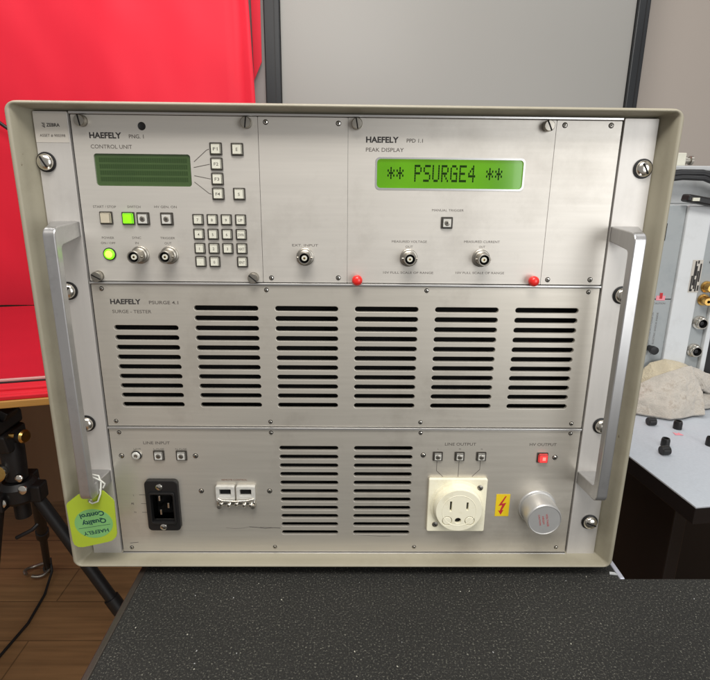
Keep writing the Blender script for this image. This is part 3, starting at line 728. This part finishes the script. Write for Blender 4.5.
# mains inlet
b = MB(); b.plate(rrect(57.0, 87.2, 29.6, 81.8, 4.0, 5), [rrect(61.8, 82.6, 39.2, 68.6, 1.6, 3)], -5.0, -.02, 'black', .6)
b.plate(rrect(60.2, 84.2, 37.6, 70.4, 2.2, 3), [rrect(62.0, 82.4, 39.4, 68.4, 1.6, 3)], -6.6, -4.9, 'black', .4)
b.box(61.2, 83.2, 12, 14, 38, 70, 'dark')
inl = build('mains_inlet', b, T)
for x, z in ((70.6, 75.6), (71.4, 34.0)):
    s = MB(); s.lathe([(3.2, 0), (3.1, .7), (2.0, 1.3), (0, 1.5)], (x, -5.0, z), (0, -1, 0), 'chrome', 20); s.box(x - 2, x + 2, -6.7, -6.1, z - .35, z + .35, 'dark', rot=Matrix.Rotation(.6, 3, 'Y')); build('screw', s, inl)
for x, z, hh in ((68.4, 61.5, 5.4), (76.2, 54.0, 5.4), (68.8, 47.0, 5.4)):
    s = MB(); s.box(x - .9, x + .9, -1.5, 12, z - hh / 2, z + hh / 2, 'chrome', .3); build('pin', s, inl)
b = MB(); b.box(70, 74, 11.0, 11.9, 50, 58, 'dark'); b.bm.free()

# twin remote sockets
b = MB()
for x0 in (121.4, 140.2):
    b.plate(rrect(x0, x0 + 17.4, 60.6, 75.8, 1.4, 3), [rrect(x0 + 3.4, x0 + 13.8, 66.2, 72.6, .6, 2)], -4.2, -.02, 'clear', .6)
    b.box(x0 + 3.0, x0 + 14.2, -.9, -.3, 65.6, 73, 'dark')
rs = build('twin_socket', b, T)
b = MB(); b.box(122.4, 157.2, -4.4, -.1, 56.2, 60.4, 'chrome', .8)
for x in (126, 133, 140, 147, 153): b.lathe([(1.9, 0), (1.9, 1.6), (1.2, 2.2), (0, 2.3)], (x, -4.3, 58.2 - (x % 2) * 1.0), (0, -1, 0), 'chrome', 14)
b.tube([(123.5, -4.8, 63.4), (128, -6, 62.2), (139, -6.4, 61.8), (150, -6, 62.2), (156.4, -4.8, 63.4)], .9, 'chrome', 8)
for x in (124.2, 155.2): b.lathe([(2.4, 0), (2.4, 5), (1.8, 6), (0, 6.2)], (x, -.1, 55.4), (0, -1, 0), 'chrome_dull', 14)
build('latch_bar', b, rs)

# mains outlet
b = MB(); b.plate(rrect(317.6, 371.8, 28.6, 84.0, 1.6, 3), [], -3.6, -.02, 'socket', .7)
b.lathe([(25.0, 0), (25.0, .6), (22.6, .8), (22.0, 7.0), (21.6, 7.8), (21, 8)], (344.8, -3.5, 57), (0, -1, 0), 'socket', 48)
ol = build('mains_outlet', b, T)
b = MB(); c = (344.8, 57)
circ = lambda r, n=48, cx=c[0], cz=c[1]: [(cx + r * math.cos(2 * math.pi * k / n), cz + r * math.sin(2 * math.pi * k / n)) for k in range(n)]
b.plate(circ(21.2), [rrect(336.2, 338.0, 56.4, 66.6, .2, 2), rrect(351.4, 353.2, 57.4, 65.6, .2, 2), circ(2.9, 20, 344.4, 46.6), circ(4.6, 24, 334.4, 46.4), circ(4.6, 24, 355.2, 46.4)], -13.0, -9.8, 'socket', .3)
for cx in (334.4, 355.2): b.lathe([(4.1, 0), (4.1, 2.4), (3.7, 2.8), (0, 2.9)], (cx, -10.2, 46.4), (0, -1, 0), 'socket', 24)
b.lathe([(16.0, 12.95), (15.6, 13.25), (15.0, 12.95)], (344.8, 0, 57), (0, -1, 0), 'socket', 48)
b.box(335, 355, -9.9, -9.0, 42, 68, 'dark')
build('socket_face', b, ol)
for x, z in ((365.0, 75.2), (325.2, 36.4)):
    s = MB(); s.lathe([(2.8, 0), (2.7, .5), (1.6, .9), (0, 1)], (x, -3.6, z), (0, -1, 0), 'chrome_dull', 18); s.box(x - 1.8, x + 1.8, -4.8, -4.3, z - .3, z + .3, 'dark', rot=Matrix.Rotation(.9, 3, 'Y')); build('screw', s, ol)

# yellow warning sticker
b = MB(); b.box(381.9, 394.9, -.3, -.05, 43.0, 66.3, 'yellow')
bolt = [(390.4, 64.4), (384.6, 54.2), (388.2, 54.8), (386.2, 48.8), (384.6, 49.4), (387.4, 44.6), (389.8, 49.8), (388.2, 49.4), (391.8, 57.4), (387.8, 56.4), (391.6, 64.4)]
b.plate(bolt, [], -.42, -.32, 'ink_red'); build('warning_sticker', b, T, label='yellow sticker with red lightning bolt')

# high voltage knob
b = MB(); o_ = (421.0, -.02, 53.2)
b.lathe([(17.6, 0), (17.6, 1.2), (16.9, 2.0), (15.9, 2.1), (15.6, 2.2), (15.4, 8), (15.9, 8.3), (15.9, 19.4), (15.2, 21.0), (14.6, 21.4), (14.0, 20.9), (0, 20.9)], o_, (0, -1, 0), 'knob', 56)
kn = build('output_cap', b, T)
b = MB(); b.text('HIGH', 420.0, 53.0, 1.8, 8.0, 'ink_red', -21.1, align='c', rot=math.radians(-78)); b.text('VOLTAGE', 423.6, 53.0, 1.8, 13.0, 'ink_red', -21.1, align='c', rot=math.radians(-78)); b.text('CAUTION', 416.6, 53.2, 1.5, 11, 'ink_red', -21.1, align='c', rot=math.radians(-78))
build('printing', b, kn)

# ============================================================ quality tag hung on the left handle
tg = thing('hang_tag', (17, -24, 26), 'lime green quality control tag hanging upside down from the left handle', 'tag')
b = MB()
ol_ = [(-4.5, 69.0), (-3.4, 71.5), (6.6, 79.6), (9.5, 80.6), (26.5, 84.0), (29.5, 83.6), (36.6, 75.6), (37.8, 73), (36.8, 41), (35.6, 37.2), (32.0, 33.6), (28.0, 32.0), (5.0, 26.4), (0.6, 26.6), (-2.6, 29.0), (-3.6, 33)]
hole = [(17 + 2.4 * math.cos(k * math.pi / 8), 73.6 + 2.0 * math.sin(k * math.pi / 8)) for k in range(16)]
b.plate(ol_, [hole], -24.5, -23.7, 'tag')
ov = []
for k in range(40):
    a = 2 * math.pi * k / 40; u, v = 17.0 * math.cos(a), 14.6 * math.sin(a); ra = math.radians(9)
    ov.append((17.4 + u * math.cos(ra) - v * math.sin(ra), 51.0 + u * math.sin(ra) + v * math.cos(ra)))
b.plate(ov, [], -24.62, -24.52, 'tag_oval')
R9 = math.radians(180 + 11)
b.text('Control', 17.0, 59.8, 4.6, 22.0, 'tag_ink', -24.72, bold=.03, align='c', rot=R9)
b.text('Quality', 18.0, 52.4, 4.6, 22.0, 'tag_ink', -24.72, bold=.03, align='c', rot=R9)
b.text('HAEFELY', 18.6, 42.4, 3.6, 23.0, 'tag_ink', -24.72, bold=.02, align='c', rot=R9)
b.line([(3.5, 45.6), (32.0, 50.6)], .35, 'tag_ink', -24.72)
build('card', b, tg)
b = MB()
b.tube([(17, -26, 74), (20, -27, 73.0), (25, -27, 75), (27.6, -26, 82), (28.2, -24, 92), (26, -22, 97), (15, -19, 97.5), (9, -17, 88), (12, -18, 79.0), (17, -22, 77), (18, -23.2, 75), (17, -23.3, 74)], .75, 'string', 8)
b.tube([(26.8, -24.5, 84), (23, -25, 92), (18.5, -26, 100.5), (28.4, -24, 93.5), (31, -23, 90), (29, -23, 86)], .75, 'string', 8)
build('string', b, tg)

# ============================================================ tripod on the left
tp = thing('tripod', (-405, 560, -762), 'black tripod with brass knobs standing by the red table', 'tripod')
hub = Vector((-404, 500, -232))
b = MB(); b.tube([(-404, 500, -300), (-404, 500, -150)], 15, 'tripod', 20)
b.tube([(-404, 500, -215), (-404, 500, -150), (-404, 500, -135)], [20, 22, 19], 'tripod', 20)
build('column', b, tp)
b = MB()
b.lathe([(0, -30), (28, -30), (34, -22), (34, 4), (26, 14), (0, 14)], (-404, 500, -232), (0, 0, 1), 'tripod', 24)
for dx, dy, dz in ((34, 0, -12), (-6, 42, -12), (-20, -34, -14)): b.box(-404 + dx - 15, -404 + dx + 15, 500 + dy - 15, 500 + dy + 15, -232 + dz - 18, -232 + dz + 18, 'tripod', 4)
build('spider', b, tp)
def leg(top, foot, name='leg'):
    top, foot = Vector(top), Vector(foot); d = foot - top
    b = MB(); b.tube([top, top + d * .5], 12, 'tripod', 16); b.tube([top + d * .46, top + d * .52], 15, 'tripod', 16)
    b.tube([top + d * .5, top + d * .97], 9, 'tripod', 14); b.tube([top + d * .965, foot], [13, 12], 'black', 14)
    return build(name, b, tp)
leg((-375, 500, -250), (-92, 470, -762)); leg((-398, 540, -250), (-640, 905, -762)); leg((-424, 462, -252), (-520, 420, -762))
b = MB(); b.tube([(-655 + 32 * math.cos(a / 10), 880 + 26 * math.sin(a / 10), -742 + 4 * math.sin(a / 5)) for a in range(-16, 42)], 5, 'chrome_dull', 8); build('foot_ring', b, tp)
b = MB(); b.tube([(-420, 486, -118), (-376, 484, -117), (-374, 484, -117)], [5, 5, 4], 'gold', 14)
b.lathe([(0, 0), (11, 0), (13, 3), (13, 14), (10, 18), (0, 19)], (-376, 484, -117), (1, -.35, .05), 'gold', 20, mats=['gold', 'gold', 'tripod', 'gold', 'gold']); build('locking_knob', b, tp)
b = MB(); b.lathe([(17, 0), (18, 4), (16, 10), (12, 11), (0, 9)], (-421, 478, -192), (.1, -1, .2), 'chrome', 28, mats=['chrome', 'chrome', 'gold', 'gold']); build('round_dial', b, tp)
b = MB()
b.hexa([(-450, 470, -150), (-388, 470, -150), (-388, 530, -150), (-450, 530, -150)], [(-460, 465, -100), (-392, 465, -112), (-392, 535, -112), (-460, 535, -100)], 'tripod', 5)
b.hexa([(-470, 460, -99), (-398, 460, -111), (-398, 540, -111), (-470, 540, -99)], [(-480, 455, -60), (-398, 458, -84), (-398, 540, -84), (-480, 540, -60)], 'tripod', 5)
b.box(-410, -390, 480, 520, -86, -66, 'tripod', 3, rot=Matrix.Rotation(.5, 3, 'Y'))
build('head', b, tp)
for x, y, z, r in ((-379, 474, -226, 8.5), (-413, 460, -247, 8.5), (-386, 480, -205, 7)):
    b = MB(); b.lathe([(r, 0), (r, 3), (r * .6, 5), (0, 5.4)], (x, y, z), (0, -1, .2), 'chrome', 18); build('bolt', b, tp)
b = MB(); b.tube([(-405, 470, -330), (-372, 470, -312), (-366, 480, -306)], 4, 'tripod', 8); build('brace', b, tp)
b = MB(); b.tube([(-612, 880, -700), (-600, 860, -730), (-592, 800, -757), (-580, 700, -757), (-590, 600, -757), (-600, 400, -757)], 3.5, 'cable', 8)
o = build('floor_cable', b, org=(-600, 700, -757)); o['label'] = 'thin black cable trailing along the floor from the far tripod foot'; o['category'] = 'cable'

# ============================================================ white table at the right
wa = math.radians(7.5); WX, WY = 656, 111
def wt(x, y, z): return (WX + x * math.cos(wa) - y * math.sin(wa), WY + x * math.sin(wa) + y * math.cos(wa), z)
def wbox(b, x0, x1, y0, y1, z0, z1, m, bev=0):
    b.hexa([wt(x0, y0, z0), wt(x1, y0, z0), wt(x1, y1, z0), wt(x0, y1, z0)], [wt(x0, y0, z1), wt(x1, y0, z1), wt(x1, y1, z1), wt(x0, y1, z1)], m, bev)
wtb = thing('work_table', wt(600, 400, -762), 'white speckled table with black edge and black cabinet sides to the right', 'table')
b = MB(); wbox(b, 0, 1300, 0, 1050, -22.5, -20, 'laminate', .6); build('table_top', b, wtb)
b = MB(); wbox(b, 0.5, 1299, .5, 1049, -45, -22.6, 'cabinet_black', 1); build('table_edge', b, wtb)
b = MB(); wbox(b, 30, 50, 60, 1030, -762, -45.2, 'cabinet_black', 2); build('side_panel', b, wtb)
b = MB(); wbox(b, 51, 1290, 300, 318, -740, -45.2, 'cabinet_black', 2); build('back_panel', b, wtb)
b = MB(); wbox(b, 1240, 1260, 60, 1030, -762, -45.2, 'cabinet_black', 2); build('side_panel', b, wtb)
b = MB(); wbox(b, 60, 700, 24, 40, -56, -50, 'chrome_dull', 1); build('drawer_rail', b, wtb)

# ---- bench machine behind
mc = thing('bench_machine', (840, 500, -20), 'tall pale grey bench machine with round connectors standing on the white table', 'machine')
b = MB(); b.box(690, 1100, 440, 760, -14, 318, 'mach_grey', 2); build('housing', b, mc)
b = MB(); b.box(690, 783.4, 431, 439.9, -14, 164, 'mach_blue', 1)
b.text('CAUTION', 754, 158.5 - 2, 3, 20, 'ink_soft', 430.85)
for i, t_ in enumerate(('DO NOT OPEN COVER WITH POWER ON', 'RISK OF ELECTRIC SHOCK INSIDE')):
    b.text(t_, 756 + i * 8, 105, 3.0, 74, 'ink_soft', 430.85, align='c', rot=math.pi / 2)
build('lower_panel', b, mc)
b = MB(); b.box(690, 783.4, 431, 439.9, 165.5, 318, 'mach_blue', 1); b.box(744, 749, 430, 430.9, 205, 235, 'dark', .3); b.box(752, 756, 430, 430.9, 262, 290, 'dark', .3); build('upper_panel', b, mc)
b = MB(); b.box(783.6, 822.4, 426, 439.9, -14, 318, 'mach_white', 1.5); build('white_cover', b, mc)
b = MB(); b.box(822.8, 848, 431, 439.9, -14, 318, 'mach_blue', 1); build('connector_strip', b, mc)
b = MB(); b.box(848.3, 857, 424, 439.9, -14, 318, 'mach_white', 1.5); build('door_edge', b, mc)
b = MB(); b.box(857.3, 1100, 429, 439.9, -14, 160, 'black', 2); build('dark_panel', b, mc)
b = MB(); b.box(857.3, 1100, 429, 439.9, 161, 318, 'mach_grey', 2); build('grey_panel', b, mc)
b = MB(); b.box(805, 822, 425.4, 425.9, 178, 232, 'white_sticker')
for k, (dx, z0, z1) in enumerate(((1, 180, 206), (4, 190, 230), (6.5, 184, 200), (6.5, 206, 222), (9.5, 180, 214), (12.5, 196, 226), (3, 180, 184), (8, 226, 231), (13.4, 181, 190))): b.box(805.5 + dx, 807.9 + dx, 425.0, 425.35, z0, z1, 'ink')
build('marking_label', b, mc)
b = MB(); b.box(757, 772, 430.2, 430.9, 163, 171, 'pink', .2); b.box(762, 767, 429.8, 430.15, 166, 176, 'ink_red', .1); build('red_mark', b, mc)
for x, z in ((838, 187), (836.5, 165)):
    b = MB(); b.lathe([(9.5, 0), (9.5, 3), (7, 4), (7, 18), (6, 20), (2.5, 20), (2.5, 14), (0, 14)], (x, 430.9, z), (-.15, -1, 0), 'gold', 24, mats=['gold'] * 6 + ['dark']); build('gold_connector', b, mc)
for x, z in ((836, 126), (835, 77)):
    b = MB(); b.lathe([(11.5, 0), (11.5, 4), (9.6, 5), (9.6, 12), (8.8, 13), (7.2, 13), (7.0, 4), (0, 4)], (x, 430.9, z), (0, -1, 0), 'chrome', 28, mats=['chrome'] * 5 + ['dark', 'dark'])
    b.lathe([(3.4, 4), (3.4, 10), (0, 10.4)], (x, 430.9, z), (0, -1, 0), 'black', 16); build('round_connector', b, mc)
b = MB(); b.lathe([(5, 0), (5, 10), (7, 11), (7, 18), (0, 19)], (759, 430.9, 80), (0, -1, 0), 'black', 18); build('black_knob', b, mc)
b = MB(); b.lathe([(3, 0), (3, 1.5), (0, 2)], (839, 430.9, 228), (0, -1, 0), 'dark', 14); build('small_hole', b, mc)
b = MB(); b.box(700, 1160, 521, 700, 318.2, 374, 'mach_grey', 2); build('top_box', b, mc)
b = MB(); b.box(695, 1165, 512, 705, 374.2, 382, 'mach_grey', 2); build('top_lid', b, mc)
b = MB(); b.box(765, 829, 530, 560, 382.2, 404, 'key', 1.5)
b.lathe([(7, 0), (7, 8), (5, 9), (5, 14), (8, 15), (8, 19), (0, 20)], (829, 545, 392), (1, 0, 0), 'chrome_dull', 18); build('bracket', b, mc, label='white bracket with metal fitting on the lid')

b = MB(); b.tube([(700, 505, 352), (760, 496, 364), (800, 492, 369), (835, 490, 369), (862, 490, 362), (885, 492, 346), (898, 492, 325), (915, 485, 322), (960, 480, 323)], 6.5, 'cable', 12)
b.tube([(700, 498, 348), (760, 489, 357), (800, 484, 362), (835, 482, 361), (858, 482, 353), (880, 482, 338), (896, 480, 324)], 4.5, 'cable', 10)
o = build('thick_cable', b, org=(800, 490, 340)); o['label'] = 'thick black cable arching across the upper front of the grey machine'; o['category'] = 'cable'
cc = thing('plug_lead', (800, 424, 318), 'black plug with short curved lead lying on the front edge of the machine', 'plug')
b = MB(); b.box(768, 822, 408, 428, 320, 332, 'black', 3, rot=Matrix.Rotation(.16, 3, 'Y')); b.box(774, 786, 406, 407.8, 325, 331, 'key', .5); build('plug_body', b, cc)
b = MB(); b.tube([(816, 418, 321), (832, 412, 316), (850, 410, 318), (866, 414, 323), (885, 420, 330), (900, 426, 334)], 4.6, 'cable', 12); build('lead', b, cc)

# ---- rag heaped against the machine
def rag_sheet(front, top, m, thick, seed, amp, nu=150, nv=70, bulge=14):
    b = MB(); vs = []
    def samp(pl, t):
        f = t * (len(pl) - 1); i = min(int(f), len(pl) - 2); return Vector(pl[i]).lerp(Vector(pl[i + 1]), f - i)
    for j in range(nv + 1):
        v = j / nv
        for i in range(nu + 1):
            u = i / nu
            p = samp(front, u).lerp(samp(top, u), v)
            p.y -= bulge * math.sin(math.pi * v) ; p.z += bulge * .5 * math.sin(math.pi * v)
            f1 = noise.noise(Vector((u * 3.1 + seed, v * 2.2, seed))); f2 = abs(noise.noise(Vector((u * 6.3 + v * 4, v * 3.6 - u * 2, seed + 3)))); f3 = noise.noise(Vector((u * 18, v * 11, seed + 7))); f4 = 1 - abs(noise.noise(Vector((u * 9 - v * 6, v * 8 + u * 3, seed + 11)))) * 3; f5 = noise.noise(Vector((u * 60, v * 30, seed)))
            e = min(1, 4 * v + .15)
            d = amp * (f1 * 1.1 + f2 * .9 + f3 * .2 + f5 * .05) * e
            p += Vector((f3 * 1.5, -d * .8, d * .6)); vs.append(p)
    N = nu + 1
    fs = [(j * N + i, j * N + i + 1, (j + 1) * N + i + 1, (j + 1) * N + i) for j in range(nv) for i in range(nu)]
    n0 = len(vs); vs += [p + Vector((0, thick * .7, -thick * .7)) for p in vs]
    fs += [tuple(n0 + k for k in reversed(f)) for f in list(fs)]
    for i in range(nu): fs.append((i + 1, i, n0 + i, n0 + i + 1)); a = nv * N + i; fs.append((a, a + 1, n0 + a + 1, n0 + a))
    for j in range(nv): a = j * N; fs.append((a, a + N, n0 + a + N, n0 + a)); a = j * N + nu; fs.append((a + N, a, n0 + a, n0 + a + N))
    vs = [Vector((p[0], p[1], max(p[2], -19.8))) for p in vs]
    b.faces(vs, fs, m, True); return b
rg = thing('rag', (800, 390, -20), 'grubby off-white towelling rag heaped on the white table against the machine', 'rag')
build('cloth_fold', rag_sheet([(724, 392, -14), (745, 388, 4), (765, 390, 20), (790, 394, 34), (815, 400, 44), (842, 408, 44)], [(724, 425, -4), (746, 425, 37), (761, 425, 55), (786, 425, 62), (812, 425, 57), (842, 425, 44)], 'rag_tan', 5, 2.0, 1.6, bulge=3), rg, label='tan folded layer')
build('cloth_sheet', rag_sheet([(712, 376, -15), (731, 366, -15), (750, 356, -15), (765, 349, -15), (789, 354, -15), (812, 364, -15), (829, 362, -13)],
                               [(712, 400, 8), (737, 402, 26), (761, 404, 38), (788, 404, 48), (810, 406, 55), (822, 407, 56), (831, 407, 46)], 'rag', 5, 5.0, 2.6, bulge=4), rg)
build('cloth_end', rag_sheet([(829, 396, 24), (841, 393, 18), (855, 396, 12), (878, 398, 14)], [(820, 411, 54), (836, 412, 50), (852, 414, 42), (880, 416, 33)], 'rag', 5, 8.0, 2.0, bulge=6), rg)
build('cloth_corner', rag_sheet([(832, 384, -14), (850, 392, -15), (875, 400, -15), (900, 408, -15)], [(828, 402, 14), (845, 403, 8), (868, 405, 12), (900, 412, 10)], 'rag', 5, 9.0, 1.5, bulge=5), rg)

# ---- small black caps and the paper scrap
def cap(x, y, label, lying=False, r=6.4, h=13, a=0.0):
    b = MB()
    if lying: b.lathe([(0, 0), (r * .85, 0), (r, 1.2), (r, h - 1), (r * .7, h), (r * .6, h - 3), (0, h - 3)], (x - h / 2, y, -20 + r), (math.cos(a), math.sin(a), 0), 'black', 24, mats=['black'] * 4 + ['dark'] * 2)
    else: b.lathe([(0, 0), (r, 0), (r, h * .75), (r * .85, h), (r * .62, h), (r * .6, h * .6), (0, h * .6)], (x, y, -20), (0, 0, 1), 'black', 24, mats=['black'] * 4 + ['dark'] * 2)
    o = build('connector_cap', b, org=(x, y, -20)); o['label'] = label; o['category'] = 'cap'; o['group'] = 'black connector caps on the white table'
cap(726, 336, 'black cap just below the left front edge of the rag', lying=True, a=.05)
cap(761, 324, 'black cap below the right half of the rag, beside the pink scrap', a=1)
cap(708, 266, 'upright black cap right behind the lying cap near the table edge', r=6.0, h=12)
cap(692, 239, 'black cap lying on its side, nearest to the table front edge', lying=True, a=.1)
cap(776, 268, 'rightmost black cap, alone at the right border of the photo')
b = MB(); b.faces([(744, 300, -19.6), (756, 299, -19.5), (753, 308, -19.4), (749, 304, -19.2), (745, 309, -19.5)], [(0, 1, 2, 3, 4)], 'pink')
r = bmesh.ops.extrude_face_region(b.bm, geom=list(b.bm.faces)); bmesh.ops.translate(b.bm, vec=(0, 0, .3), verts=[v for v in r['geom'] if isinstance(v, bmesh.types.BMVert)])
o = build('paper_scrap', b, org=(750, 303, -20)); o['label'] = 'tiny pink paper scrap among the black caps on the white table'; o['category'] = 'scrap'
